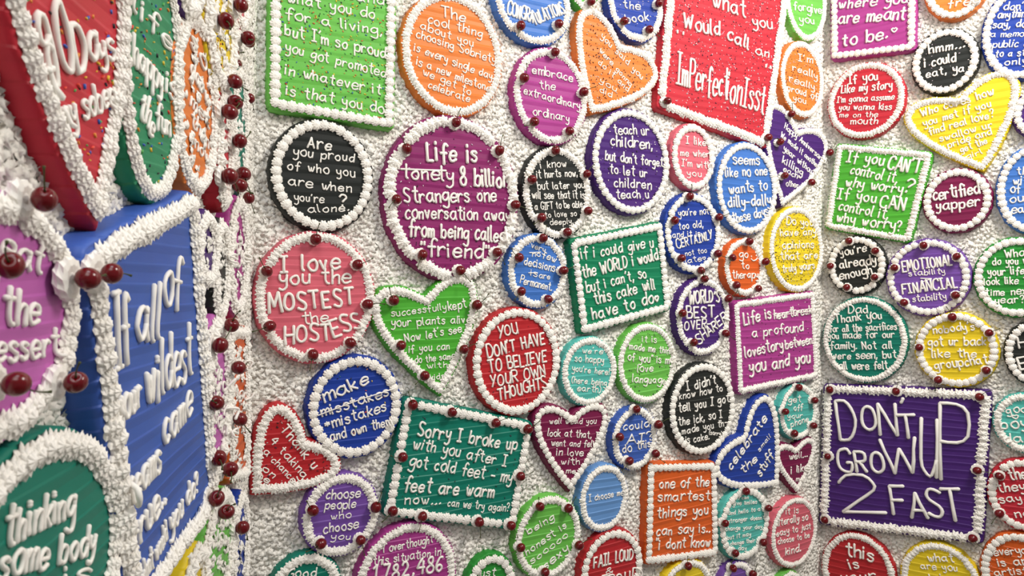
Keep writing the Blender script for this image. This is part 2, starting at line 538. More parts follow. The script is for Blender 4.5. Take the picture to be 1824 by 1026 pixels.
def smears(pts, t, share, root):
    """white icing flicked over a cake face, in loose streaks"""
    A = np.array(pts); lo, hi = A.min(0), A.max(0)
    pitch = 0.0065
    n = int((hi[0] - lo[0]) * (hi[1] - lo[1]) / pitch ** 2 * share * 2.2)
    P = RNG.uniform(lo, hi, (n, 2))
    w = np.sin(P[:, 0] * 95 + P[:, 1] * 130 + 2.5 * np.sin(P[:, 1] * 41)) + np.sin(P[:, 0] * 160 - P[:, 1] * 60 + 1.3)
    P = P[in_poly(P, A) & (w > 1.0 - 2.0 * share)]
    if len(P) < 3:
        return
    V, _ = tuft_cloud(P, pitch, 0.25, 0.6)
    V[..., 0] += P[:, 0:1]; V[..., 1] += P[:, 1:2]; V[..., 2] += t
    F = (TF[None] + (np.arange(len(P)) * len(TV))[:, None, None]).reshape(-1, 3)
    o = link('icing_smears', mesh_np('icing_smears', V.reshape(-1, 3), F, WHITE), root)
    o['kind'] = 'stuff'

COVER = {'L': [], 'M': [], 'R': []}
CHERRY_COUNT = [0]
CLOCK = ['twelve', 'one', 'two', 'three', 'four', 'five', 'six', 'seven', 'eight', 'nine', 'ten', 'eleven']

def slab(pts, t, mat, root):
    """the cake itself: straight side flaring a little to the wall, rounded shoulder, flat iced face"""
    n = len(pts)
    rings = [(0.0050, 0.0), (0.0048, t * 0.40), (0.0043, t * 0.75), (0.0032, t * 0.92), (0.0010, t)]
    vs, fs = [], []
    ph = [random.uniform(0, 6.28) for _ in range(4)]
    for k, (o, z) in enumerate(rings):
        Q = offset(pts, o)
        for i, q in enumerate(Q):
            a = 2 * math.pi * i / n
            wob = 0.0007 * (math.sin(13 * a + ph[0]) + math.sin(29 * a + ph[1] + k)) if k < 4 else 0
            c = np.array(pts[i]); d = (q - c) / max(np.linalg.norm(q - c), 1e-9)
            q = q + d * wob
            vs.append((q[0], q[1], z))
    for k in range(len(rings) - 1):
        for i in range(n):
            j = (i + 1) % n
            fs.append((k * n + i, k * n + j, (k + 1) * n + j, (k + 1) * n + i))
    b = (len(rings) - 1) * n
    fs.append(tuple(b + i for i in range(n)))
    me = mesh_np('cake_slab', vs, fs, mat)
    sm = np.ones(len(me.polygons), bool); sm[-1] = False
    me.polygons.foreach_set('use_smooth', sm)
    return link('iced_slab', me, root)

SPR_COL = {'mix': [(0.8, .08, .05), (.9, .6, .05), (.05, .12, .5), (.02, .02, .02), (.1, .4, .1), (.8, .3, .05), (.02, .02, .03)],
           'dark': [(.02, .02, .02), (.05, .01, .02), (.03, .02, .05), (.6, .55, .5)],
           'glit': [(.85, .8, .8), (.02, .02, .02), (.7, .6, .7), (.05, .02, .05)]}

def sprinkles(pts, t, kind, dens, root):
    P = np.array(pts)
    lo, hi = P.min(0), P.max(0)
    n = int((hi[0] - lo[0]) * (hi[1] - lo[1]) * dens)
    X = RNG.uniform(lo, hi, (n, 2))
    X = X[in_poly(X, offset(pts, -0.016))]
    n = len(X)
    if n < 3:
        return
    box = np.array([(x, y, z) for z in (0, 1) for (x, y) in ((-1, -.36), (1, -.36), (1, .36), (-1, .36))], float)
    quads = np.array([(4, 5, 6, 7), (0, 1, 5, 4), (1, 2, 6, 5), (2, 3, 7, 6), (3, 0, 4, 7)])
    a = RNG.uniform(0, 6.28, n); s = RNG.uniform(0.0010, 0.0021, n)
    V = box[None] * np.stack([s, s, s * 0.8], 1)[:, None, :]
    ca, sa = np.cos(a)[:, None], np.sin(a)[:, None]
    x = V[:, :, 0] * ca - V[:, :, 1] * sa + X[:, 0:1]
    y = V[:, :, 0] * sa + V[:, :, 1] * ca + X[:, 1:2]
    V = np.stack([x, y, V[:, :, 2] + t], 2).reshape(-1, 3)
    F = (quads[None] + (np.arange(n) * 8)[:, None, None]).reshape(-1, 4)
    me = mesh_np('sprinkles', V, F, SPRINK)
    cols = np.array(SPR_COL[kind])[RNG.integers(0, len(SPR_COL[kind]), n)]
    att = me.color_attributes.new('tint', 'FLOAT_COLOR', 'POINT')
    att.data.foreach_set('color', np.repeat(np.concatenate([cols, np.ones((n, 1))], 1), 8, axis=0).astype(np.float32).ravel())
    o = link('sugar_sprinkles', me, root)
    o['kind'] = 'stuff'

def cherry(wall, s, t, off, end, label, scale=1.0):
    """a cherry with its stem; end = wall coordinates the stem points to"""
    m = link('cherry', CHERRY_ME)
    ax = Vector((random.uniform(-.5, .5), random.uniform(0.2, 1.0), random.uniform(0.3, .9)))
    if end is not None:
        ax = Vector((end[0] - s, end[1] - t, 0.0))
        ax = ax.normalized() * 1.0 + Vector((0, 0, 0.32))
    q = Vector((0, 0, 1)).rotation_difference(ax.normalized())
    r = 0.0106 * scale * random.uniform(0.95, 1.05)
    base = wall.matrix(s, t, off)
    m.matrix_world = base @ q.to_matrix().to_4x4() @ Matrix.Rotation(random.uniform(0, 6.28), 4, 'Z') @ Matrix.Diagonal((r, r, r * random.uniform(1.02, 1.14), 1))
    m['label'] = label; m['category'] = 'cherry'; m['group'] = 'dark red cherries on the icing'
    st = link('stem', STEM_ME[CHERRY_COUNT[0] % 4], m)
    st['label'] = 'thin green-brown stem'
    CHERRY_COUNT[0] += 1
    return m

def short(x):
    return ' '.join(x.split()[:16])

def make_cake(wk, shape, geo, colour, style, quote, desc, lines=(), cherries=(), spr=None, t=0.026, rad=None, label=None, rmax=0.0048, cscale=1.0, smear=0.0):
    wall = WALLS[wk]
    off = t + 0.0055
    g = geo
    if shape in ('round', 'oval'):
        x0, y0, x1, y1 = g
        cx, cy = (x0 + x1) / 2, (y0 + y1) / 2
        s0, s1 = wall.st(x0, cy, off)[0], wall.st(x1, cy, off)[0]
        sc = (s0 + s1) / 2
        xm = cx
        for _ in range(3):                      # pixel column that lands on the true centre
            e = wall.st(xm, cy, off)[0] - sc
            d = (wall.st(xm + 1, cy, off)[0] - wall.st(xm, cy, off)[0])
            xm -= e / d
        tA, tB = wall.st(xm, y0, off)[1], wall.st(xm, y1, off)[1]
        tc = (tA + tB) / 2
        pts = ellipse_pts((s1 - s0) / 2, (tA - tB) / 2)
    else:
        P = [wall.st(g[i], g[i + 1], off) for i in range(0, 8 if shape in ('square', 'oblong') else 4, 2)]
        if shape in ('square', 'oblong'):       # pixels: TL TR BR BL
            sc = sum(p[0] for p in P) / 4; tc = sum(p[1] for p in P) / 4
            cs = [(P[k][0] - sc, P[k][1] - tc) for k in (3, 2, 1, 0)]
            pts = quad_pts(cs)
        else:                                   # pixels: tip, notch ; width factor
            sc = (P[0][0] + P[1][0]) / 2; tc = (P[0][1] + P[1][1]) / 2
            pts = heart_pts((P[0][0] - sc, P[0][1] - tc), (P[1][0] - sc, P[1][1] - tc), g[4])
    loc = lambda px, py, o=off: (wall.st(px, py, o)[0] - sc, wall.st(px, py, o)[1] - tc)
    nm = {'round': 'round_cake', 'oval': 'oval_cake', 'square': 'square_cake', 'oblong': 'rectangular_cake', 'heart': 'heart_cake'}[shape]
    root = bpy.data.objects.new(nm, None)
    root.empty_display_size = 0.05
    C.objects.link(root)
    root.matrix_world = wall.matrix(sc, tc, 0)
    sh = {'round': 'round', 'oval': 'oval', 'square': 'square', 'oblong': 'rectangular', 'heart': 'heart-shaped'}[shape]
    root['label'] = label or f"{desc} {sh} cake piped with the words '{quote}'"
    root['category'] = 'cake'
    root['group'] = 'message cakes mounted on the icing walls'
    slab(pts, t, FROST[colour], root)
    COVER[wk].append((np.array(pts) + np.array((sc, tc))))
    # border
    r = rad or RAD[style]
    cp = []
    for c in cherries:
        q = loc(c[0], c[1], t + 0.014)
        e = loc(c[2], c[3], t + 0.02) if len(c) > 3 else None
        cp.append((q, e))
    for k, q in enumerate(inset_path(pts, r * 0.90, r * STEP[style])):
        if any((q[0] - c[0][0]) ** 2 + (q[1] - c[0][1]) ** 2 < (r * 1.15) ** 2 for c in cp):
            continue
        j = 0.0 if style == 'd' else r * 0.16
        rr = r * random.uniform(0.92, 1.08)
        m = Matrix.Translation((q[0] + random.uniform(-j, j), q[1] + random.uniform(-j, j), t - 0.0004)) \
            @ Matrix.Rotation(random.uniform(-.16, .16), 4, 'X') @ Matrix.Rotation(random.uniform(0, 6.28), 4, 'Z') \
            @ Matrix.Diagonal((rr, rr, rr * random.uniform(0.85, 1.05), 1))
        link('icing_dollop', random.choice(DOLLOP[style]), root, m)
    for q, e in cp:
        mm = r * 1.32 if r < 0.012 else r * 1.15
        link('cherry_mound', MOUND, root, Matrix.Translation((q[0], q[1], t - 0.0004)) @ Matrix.Rotation(random.uniform(0, 6), 4, 'Z') @ Matrix.Diagonal((mm, mm, 0.011, 1)))
    # writing
    OUT = np.array(pts)
    for ln in lines:
        text, x0, y0, x1, y1, h = ln[:6]
        q0, q1 = loc(x0, y0, t + .003), loc(x1, y1, t + .003)
        mx, my = (x0 + x1) / 2, (y0 + y1) / 2
        a, b = loc(mx, my, t + .003), loc(mx, my - h, t + .003)
        H = math.hypot(a[0] - b[0], a[1] - b[1])
        write_line(text, q0, q1, H, t, root, rmax, OUT, r)
    if spr:
        sprinkles(pts, t, spr[0], spr[1], root)
    if smear:
        smears(pts, t, smear, root)
    # cherries stand on their mounds: things of their own
    used = {}
    for q, e in cp:
        ang = math.degrees(math.atan2(q[0], q[1])) % 360
        k = int(round(ang / 30)) % 12
        used.setdefault(k, 0)
        used[k] += 1
        word = CLOCK[k] + " o'clock" if used[k] == 1 else f"{CLOCK[k]} o'clock beside another,"
        key = f"'{quote}'" if not label else label
        cherry(wall, q[0] + sc, q[1] + tc, t + 0.0165, (e[0] + sc, e[1] + tc) if e else None,
               short(f"cherry at {word} on the {desc} '{' '.join(quote.split()[:4])}' cake" if not label else f"cherry at {word} on the {label}"), cscale)
    return root

exec_cakes = []
def K(*a, **k):
    exec_cakes.append((a, k))

# ---- back wall -------------------------------------------------------------
K('M', 'oblong', (484, -72, 706, -50, 701, 228, 482, 190), 'lime', 'd', "is that you do", 'lime green speckled', [
    ("understand", 512, -22, 684, 8, 17), ("what you do", 512, 3, 667, 33, 18), ("for a living,", 509, 32, 680, 62, 18), ("but I'm so proud", 508, 62, 686, 103, 19),
    ("you got promoted", 509, 92, 686, 137, 17), ("in whatever it", 508, 132, 678, 168, 18), ("is that you do", 510, 168, 683, 202, 18)], spr=('mix', 9000))
K('M', 'round', (718, -12, 895, 204), 'orange', 's', 'The cool thing about you', 'bright orange', [
    ("The", 787, 29, 829, 38, 18), ("cool thing", 763, 41, 859, 66, 15), ("about you", 749, 51, 843, 83, 14), ("choosing Sobriety", 742, 66, 882, 112, 14),
    ("is every single day", 738, 90, 876, 141, 14), ("is a new milestone", 742, 115, 872, 163, 14), ("we get to", 754, 132, 838, 169, 13), ("celebrate", 763, 156, 836, 182, 13)])
K('M', 'round', (484, 214, 664, 410), 'black', 'd', 'Are you proud', 'matt black', [
    ("Are", 548, 263, 590, 268, 20), ("you proud", 523, 277, 631, 288, 16), ("of who you", 512, 301, 632, 315, 16), ("are when", 514, 329, 626, 343, 16),
    ("you're", 525, 357, 577, 361, 14), ("?", 604, 366, 617, 368, 22), ("alone.", 550, 379, 622, 375, 14)])
K('M', 'round', (686, 207, 924, 499), 'plum', 'S', 'Life is lonely', 'big plum', [
    ("Life is", 762, 287, 850, 289, 32), ("lonely", 724, 318, 806, 323, 24), ("~", 717, 308, 810, 311, 20), ("8 billion", 821, 330, 905, 333, 30), ("Strangers one", 721, 361, 884, 358, 24),
    ("conversation away", 723, 389, 908, 393, 22), ("from being called", 729, 419, 898, 431, 26), ('"friend"', 750, 455, 870, 461, 26)],
    [(812, 218, 817, 190), (724, 265, 708, 238), (889, 268, 893, 248), (706, 355, 688, 366), (918, 365, 940, 372), (752, 454, 745, 470), (885, 450, 897, 466), (820, 482, 835, 497)], spr=('glit', 2600))
K('M', 'round', (456, 414, 667, 645), 'salmon', 's', 'I love you the MOSTEST', 'salmon pink', [
    ("I love", 500, 484, 606, 478, 30), ("you the", 498, 506, 624, 504, 25), ("MOSTEST", 480, 556, 632, 542, 31), ("the", 540, 578, 585, 572, 19), ("HOST", 508, 612, 590, 605, 29), ("ESS", 595, 600, 645, 582, 29)],
    [(562, 426, 565, 392), (475, 483, 457, 458), (637, 471, 672, 463), (655, 542, 685, 541), (480, 581, 463, 586), (557, 632, 550, 656), (624, 611, 652, 627)])
K('M', 'round', (884, -72, 1018, 76), 'cornflower', 's', 'CONGRATULATIONS', 'cornflower blue', [("CONGRA", 904, 24, 950, 41, 22), ("TULATIONS", 953, 43, 1007, 24, 20), ("on all the", 912, -8, 998, -8, 14)],
    [(927, 46, 913, 68), (995, 43, 1018, 63)])
K('M', 'oval', (918, 86, 1047, 255), 'orchid', 's', 'embrace the extraordinary ordinary', 'orchid pink', [
    ("embrace", 949, 130, 1021, 145, 15), ("the", 963, 157, 989, 161, 14), ("extraordinary", 934, 167, 1033, 195, 14), ("ordinary", 950, 204, 1014, 217, 14)],
    [(988, 93, 993, 65), (933, 139, 942, 112), (951, 217, 935, 228), (1014, 234, 1028, 258), (1039, 164, 1064, 150)])
K('M', 'heart', (1055, 200, 1108, 80, 1.08), 'orange', 's', 'you said you were gonna', 'orange speckled', [
    ("you said you", 1071, 66, 1143, 142, 11), ("were gonna", 1068, 91, 1124, 155, 10), ("do it and", 1066, 113, 1119, 163, 10), ("you", 1069, 145, 1097, 163, 10), ("did", 1069, 163, 1090, 174, 10)], spr=('dark', 9000))
K('M', 'oval', (1086, -58, 1182, 71), 'royal', 's', 'the book', 'royal blue', [("the", 1112, 13, 1141, 17, 14), ("book", 1116, 40, 1156, 37, 15), ("finish", 1108, -10, 1160, -8, 13)],
    [(1111, 38, 1097, 46), (1156, 53, 1178, 68), (1173, 6, 1188, -4)], spr=('glit', 3000))
K('M', 'heart', (1044, 20, 1034, -100, 1.2), 'grass', 's', '', 'green', [], [(1052, 3, 1060, -20)], label="green heart cake whose tip shows at the top edge of the back wall")
K('M', 'oblong', (1196, -62, 1408, -30, 1369, 262, 1174, 190), 'crimson', 'S', 'Would call an ImPerfectionIsst', 'big crimson speckled', [
    ("what", 1270, 10, 1328, 30, 28), ("you", 1342, 46, 1375, 52, 18), ("Would", 1218, 48, 1282, 64, 26), ("call", 1296, 70, 1333, 88, 23), ("an", 1347, 96, 1370, 102, 16),
    ('"', 1207, 74, 1218, 77, 22), ("ImPerfect", 1205, 148, 1295, 176, 50), ("ionIsst", 1294, 176, 1360, 204, 52), ('"', 1365, 136, 1374, 139, 22)],
    [(1188, 180, 1174, 184), (1368, 245, 1380, 250)], spr=('glit', 7000), rmax=0.0032)
K('M', 'oval', (1402, -78, 1474, 70), 'lime', 's', 'forgive you', 'light green', [("forgive", 1415, 16, 1464, 25, 14), ("you", 1425, 39, 1451, 43, 13), ("I", 1434, -6, 1442, -5, 12)])
K('M', 'oval', (1394, 74, 1469, 207), 'orange', 's', "I'm really really proud", 'orange speckled', [
    ("I'm", 1423, 108, 1448, 113, 13), ("really", 1413, 125, 1456, 141, 12), ("really", 1407, 145, 1451, 160, 12), ("proud of", 1403, 160, 1456, 179, 12), ("you", 1414, 178, 1436, 185, 11)], spr=('dark', 7000))
K('M', 'round', (1057, 195, 1193, 380), 'purple', 'd', 'teach ur children', 'deep purple', [
    ("teach ur", 1095, 239, 1156, 240, 16), ("children,", 1089, 259, 1162, 266, 18), ("but don't forget", 1079, 285, 1181, 297, 16), ("to let ur", 1087, 309, 1153, 315, 16), ("children", 1095, 332, 1160, 337, 16), ("teach u", 1099, 353, 1156, 352, 15)], spr=('glit', 3500))
K('M', 'oval', (1199, 221, 1274, 337), 'salmon', 'd', "I like me when", 'pink', [
    ("I like", 1223, 256, 1258, 260, 13), ("me when", 1213, 277, 1264, 280, 12), ("I'm with", 1215, 296, 1266, 300, 12), ("you", 1225, 313, 1250, 315, 11)])
K('M', 'oval', (1279, 254, 1385, 416), 'cornflower', 'd', 'seems like no one', 'cornflower blue', [
    ("seems", 1307, 293, 1353, 293, 17), ("like no one", 1293, 315, 1367, 312, 17), ("wants to", 1300, 345, 1367, 338, 17), ("dilly-dally", 1298, 369, 1373, 365, 19), ("these days", 1307, 397, 1368, 384, 16)])
K('M', 'heart', (1396, 366, 1424, 232, 0.98), 'purple', 's', 'Happy Anniversary We made it', 'dark purple', [
    ("Happy Anniversary", 1398, 228, 1466, 288, 10), ("We made it another", 1391, 243, 1458, 300, 10), ("year without", 1396, 268, 1450, 313, 11), ("killing", 1394, 290, 1430, 313, 13), ("each-", 1396, 304, 1426, 322, 11), ("other", 1401, 331, 1423, 334, 10)],
    [(1409, 203, 1409, 178), (1389, 253, 1370, 245), (1397, 313, 1378, 308), (1445, 325, 1460, 343), (1477, 272, 1484, 262)])
K('M', 'oval', (934, 262, 1053, 423), 'black', 's', 'i know it hurts now', 'black', [
    ("i know", 964, 300, 1010, 297, 13), ("it hurts now,", 957, 317, 1029, 314, 13), ("but later you", 959, 338, 1041, 335, 13), ("will see that it is", 949, 354, 1042, 353, 13), ("a GIFT to be able", 954, 374, 1038, 369, 12), ("to love so", 972, 388, 1028, 384, 10), ("deeply.", 981, 401, 1022, 398, 10)],
    [(989, 268, 980, 250), (947, 320, 935, 312), (1045, 310, 1052, 298), (964, 388, 950, 402), (1047, 376, 1068, 388), (1010, 414, 1028, 418)])
K('M', 'oval', (1187, 345, 1285, 485), 'royal', 'd', "you're not too old", 'royal blue', [
    ("you're not", 1210, 385, 1263, 381, 12), ("too old,", 1210, 408, 1253, 405, 12), ("and it is", 1199, 423, 1248, 421, 11), ("CERTAINLY", 1207, 443, 1270, 425, 15), ("not too", 1222, 456, 1260, 449, 9), ("late<", 1222, 469, 1258, 463, 9)],
    [(1228, 350, 1231, 332), (1201, 393, 1190, 384), (1280, 387, 1296, 380), (1213, 460, 1203, 470), (1278, 452, 1294, 462), (1248, 482, 1256, 496)])
K('M', 'oval', (907, 418, 1011, 548), 'cornflower', 's', 'decisions is are Permanent', 'medium blue', [
    ("very", 947, 441, 971, 450, 10), ("no", 949, 457, 963, 457, 9), ("~", 945, 453, 968, 452, 9), ("few", 967, 458, 989, 468, 12), ("decisions", 934, 471, 988, 484, 14), ("is", 946, 491, 957, 493, 11), ("~", 942, 489, 961, 489, 8), ("are", 961, 495, 980, 498, 10), ("Permanent.", 927, 504, 983, 518, 13)],
    [(967, 424, 973, 402), (924, 459, 912, 450), (1003, 482, 1017, 478), (928, 519, 916, 530), (976, 533, 996, 556)])
K('M', 'square', (1018, 428, 1180, 396, 1196, 551, 1039, 594), 'emerald', 'd', 'if i could give u', 'emerald green', [
    ("if i could give u", 1037, 462, 1164, 440, 18), ("the WORLD i would", 1040, 496, 1173, 463, 20), ("but i can't, so", 1046, 521, 1152, 494, 18), ("this cake will", 1061, 542, 1167, 514, 20), ("have to do<", 1057, 570, 1174, 537, 21)])
K('M', 'oval', (1294, 426, 1363, 526), 'tangerine', 's', 'go to therapy', 'tangerine orange', [("go", 1318, 459, 1333, 458, 13), ("@", 1339, 467, 1350, 465, 13), ("to", 1322, 479, 1335, 478, 12), ("therapy", 1306, 496, 1351, 495, 13)],
    [(1334, 430, 1337, 410), (1304, 459, 1292, 466), (1363, 466, 1376, 452), (1311, 508, 1314, 527), (1350, 514, 1361, 530)])
K('M', 'oval', (1374, 369, 1468, 519), 'yellow', 's', 'Do you have any opinions', 'yellow speckled', [
    ("Do you", 1402, 400, 1448, 403, 13), ("have any", 1391, 421, 1453, 418, 13), ("opinions", 1394, 443, 1450, 441, 13), ("that are", 1392, 463, 1457, 460, 13), ("truly yours", 1395, 486, 1452, 478, 13)], spr=('dark', 12000))
K('M', 'heart', (787, 703, 760, 530, 0.92), 'grass', 's', 'successfully kept your plants alive', 'bright green', [
    ("successfully", 698, 564, 795, 552, 12), ("kept", 800, 554, 831, 547, 15), ("your plants alive", 698, 582, 838, 575, 14), ("Now let's see", 723, 609, 823, 592, 14), ("if you can", 729, 629, 801, 622, 13), ("do the same", 740, 648, 810, 639, 12), ("with", 762, 656, 797, 654, 10), ("kids", 767, 678, 792, 673, 10)],
    [(701, 535, 682, 507), (714, 615, 702, 625), (756, 669, 744, 678), (849, 543, 866, 530), (826, 622, 845, 612)])
K('M', 'round', (844, 550, 998, 738), 'red', 'd', "YOU DON'T HAVE TO BELIEVE", 'bright red', [
    ("YOU", 889, 602, 923, 594, 19), ("DON'T HAVE", 870, 638, 971, 612, 21), ("TO BELIEVE", 872, 664, 974, 644, 20), ("YOUR OWN", 876, 690, 972, 668, 19), ("THOUGHTS", 889, 714, 974, 690, 20)], spr=('dark', 1800))
K('M', 'oval', (1004, 602, 1099, 722), 'aqua', 's', "we're so happy you're here", 'pale aqua', [
    ("we're", 1038, 629, 1074, 631, 10), ("so happy", 1025, 644, 1076, 647, 12), ("you're here!", 1020, 661, 1086, 668, 11), ("(here being", 1019, 682, 1081, 687, 11), ("earth)", 1029, 696, 1070, 700, 11)], rad=0.0078)
K('M', 'oval', (1104, 577, 1205, 717), 'lime', 's', 'it is love language', 'light green', [
    ("it is", 1145, 609, 1170, 611, 11), ("made me think", 1122, 622, 1198, 631, 12), ('of you" is my', 1119, 642, 1198, 649, 13), ("love", 1136, 663, 1164, 662, 13), ("language", 1127, 681, 1186, 684, 13)], spr=('dark', 2500), rad=0.0078)
K('M', 'oval', (1208, 496, 1301, 632), 'purple', 's', "WORLD'S BEST OVER-SHARER", 'deep purple', [
    ("WORLD'S", 1228, 541, 1282, 538, 21), ("BEST", 1224, 566, 1273, 565, 20), ("OVER-", 1220, 588, 1266, 585, 16), ("SHARER", 1246, 614, 1295, 570, 17)],
    [(1254, 497, 1250, 487), (1297, 532, 1306, 525), (1215, 558, 1203, 562), (1235, 610, 1222, 620), (1292, 594, 1307, 606)])
K('M', 'square', (1311, 539, 1452, 520, 1459, 672, 1319, 702), 'orchid', 's', 'a profound lovestory', 'magenta', [
    ("Life is", 1326, 579, 1374, 567, 20), ("heartbreak", 1380, 569, 1446, 558, 15), ("~", 1378, 563, 1448, 552, 8), ("~", 1378, 567, 1448, 557, 8), ("a profound", 1341, 600, 1431, 590, 16), ("lovestory", 1328, 637, 1395, 622, 19), ("between", 1400, 622, 1447, 612, 16), ("~", 1400, 617, 1450, 607, 8), ("you and you", 1336, 664, 1443, 646, 21)], spr=('dark', 1500))
K('M', 'oval', (1195, 648, 1310, 809), 'black', 'd', "I didn't know how to", 'black', [
    ("I didn't", 1224, 697, 1276, 683, 16), ("know how to", 1211, 712, 1288, 697, 12), ("tell you I got", 1210, 735, 1299, 716, 15), ("the ick, so I", 1210, 759, 1287, 744, 14), ("made you th-", 1216, 774, 1296, 758, 12), ("is cake.", 1222, 790, 1264, 783, 12), ("(sorry)", 1264, 774, 1286, 777, 8)])
K('M', 'round', (551, 636, 714, 814), 'royal', 'd', 'make mistakes and own them', 'royal blue', [
    ("make", 580, 718, 658, 683, 23), ("misstakes", 575, 743, 693, 705, 18), ("~", 570, 743, 708, 693, 12), ("*mistakes", 582, 767, 688, 731, 18), ("and own them", 590, 787, 697, 757, 17)], spr=('mix', 1500))
K('M', 'square', (724, 710, 950, 754, 918, 943, 687, 918), 'teal', 'd', 'Sorry I broke up', 'big teal', [
    ("Sorry I broke up", 744, 776, 920, 802, 23), ("with you after I", 736, 799, 901, 831, 19), ("got cold feet - my", 729, 830, 910, 861, 20), ("feet are warm", 720, 874, 879, 886, 23), ("now...", 722, 898, 785, 899, 17), ("can we try again?", 798, 902, 906, 912, 13)],
    [(735, 721, 725, 700), (805, 734, 828, 712), (883, 753, 900, 742), (940, 764, 955, 755), (927, 848, 940, 845), (717, 814, 705, 816), (699, 910, 688, 920), (752, 920, 748, 935), (853, 930, 855, 945), (910, 936, 920, 948)], spr=('dark', 900))
K('M', 'heart', (451, 880, 545, 785, 1.16), 'red', 's', 'Thank u 4 taking', 'red', [
    ("Thank u", 500, 766, 558, 836, 17), ("4 taking", 481, 787, 539, 852, 14), ("a chance", 469, 807, 521, 861, 12), ("on", 467, 836, 486, 853, 12), ("me", 456, 848, 477, 862, 11)], spr=('dark', 4500))
K('M', 'oval', (541, 847, 674, 990), 'lavender', 's', 'choose people who choose you', 'lavender purple', [
    ("choose", 581, 890, 641, 886, 16), ("people", 579, 908, 633, 905, 15), ("who", 590, 926, 625, 923, 12), ("choose", 577, 951, 638, 941, 16), ("you", 590, 962, 624, 961, 11)],
    [(557, 909, 548, 900), (669, 903, 675, 892), (571, 968, 562, 975), (642, 962, 653, 991)])
K('M', 'round', (637, 936, 812, 1132), 'orchid', 's', 'i overthought this situation in', 'magenta', [("i overthought", 684, 985, 771, 967, 14), ("this situation in", 666, 1008, 785, 989, 14), ("1,782,486", 664, 1036, 786, 1018, 26), ("ways", 700, 1066, 760, 1058, 18)])
K('M', 'round', (480, 990, 608, 1125), 'teal', 's', 'Good', 'teal', [("Good", 510, 1030, 563, 1028, 17), ("things", 508, 1056, 575, 1052, 16)])
K('M', 'round', (832, 990, 918, 1105), 'green', 'd', 'just', 'leaf green', [("just", 850, 1028, 882, 1026, 13), ("breathe", 848, 1050, 900, 1046, 14)])
K('M', 'oval', (921, 886, 1035, 1030), 'lime', 's', 'being honest is sooooo sexy', 'lime green', [
    ("being", 942, 953, 988, 925, 13), ("honest is", 939, 990, 1010, 940, 13), ("sooooo", 948, 1006, 1012, 956, 11), ("sexy", 972, 1016, 1013, 982, 15)],
    [(961, 902, 955, 890), (1012, 905, 1020, 895), (927, 975, 915, 980), (1031, 971, 1042, 963), (970, 1019, 962, 1030)])
K('M', 'oval', (1036, 830, 1120, 946), 'skyblue', 's', 'I choose me', 'pale sky blue', [("I choose me", 1050, 894, 1111, 882, 11)], rad=0.0080)
K('M', 'heart', (1017, 874, 1021, 742, 0.97), 'maroon', 'd', 'went and fell in love', 'maroon', [
    ("well would you", 980, 755, 1062, 755, 10), ("look at that, I", 976, 777, 1065, 781, 12), ("went and fell", 983, 794, 1057, 797, 11), ("in love", 992, 811, 1039, 813, 12), ("with", 1000, 828, 1033, 828, 11), ("me", 1009, 844, 1026, 843, 9)], rad=0.0084)
K('M', 'oval', (1094, 727, 1172, 836), 'cobalt', 's', 'could AI do this', 'cobalt blue', [("could", 1111, 767, 1156, 761, 14), ("AI?", 1117, 791, 1164, 783, 15), ("do this.", 1110, 807, 1164, 795, 14)],
    [(1133, 729, 1128, 713), (1172, 756, 1186, 745), (1103, 778, 1092, 785), (1167, 808, 1180, 830), (1120, 821, 1112, 832)])
K('M', 'heart', (1388, 864, 1326, 776, 1.10), 'royal', 'd', 'celebrate the small stuff', 'royal blue', [("celebrate", 1303, 838, 1367, 748, 17), ("the", 1324, 845, 1350, 820, 15), ("small", 1354, 805, 1374, 779, 8), ("stuff", 1355, 849, 1378, 813, 17)])
K('M', 'oval', (1392, 686, 1457, 782), 'aqua', 's', 'get off your phone', 'aqua', [("get", 1405, 717, 1427, 716, 11), ("off", 1415, 732, 1430, 731, 11), ("your", 1404, 746, 1430, 744, 9), ("phone", 1410, 761, 1441, 751, 11)],
    [(1422, 690, 1424, 676), (1450, 713, 1462, 705), (1398, 733, 1388, 738), (1448, 758, 1460, 762), (1414, 772, 1410, 784)])
K('M', 'heart', (1423, 877, 1420, 799, 1.1), 'maroon', 's', 'well... i like me', 'small maroon', [("well...", 1407, 819, 1439, 814, 11), ("i like", 1410, 844, 1439, 839, 13), ("me", 1419, 857, 1432, 856, 9)], rad=0.0082)
K('M', 'oval', (1285, 870, 1371, 996), 'aqua', 'd', 'smiles and hello to a', 'aqua green', [
    ("i can", 1317, 890, 1334, 889, 6), ("give smiles", 1306, 901, 1349, 897, 7), ("and hello to a", 1298, 918, 1355, 910, 7), ("stranger doesnt", 1298, 932, 1362, 925, 7), ("change your day", 1293, 946, 1358, 942, 7), ("but it may", 1296, 962, 1338, 955, 7), ("change their", 1302, 972, 1346, 966, 7), ("day", 1316, 981, 1330, 980, 7)],
    [(1328, 875, 1326, 862), (1368, 905, 1392, 900), (1291, 932, 1280, 935), (1359, 966, 1368, 982), (1309, 985, 1304, 996)])
K('M', 'oval', (1377, 888, 1457, 1010), 'salmon', 's', 'it is literally so easy', 'coral pink', [
    ("it is", 1401, 917, 1423, 914, 11), ("literally so", 1386, 937, 1439, 926, 12), ("easy to just", 1384, 956, 1445, 942, 11), ("choose to be", 1387, 970, 1443, 958, 10), ("kind.", 1400, 990, 1427, 982, 13)], rad=0.0076)
K('M', 'oblong', (1157, 828, 1277, 825, 1280, 989, 1153, 1006), 'tangerine', 'd', 'one of the smartest things', 'tangerine orange', [
    ("one of the", 1175, 870, 1263, 866, 17), ("smartest", 1173, 893, 1264, 890, 16), ("things you", 1171, 923, 1261, 916, 17), ("can say is..", 1170, 954, 1265, 948, 16), ('"i dont know', 1168, 979, 1265, 973, 17)])
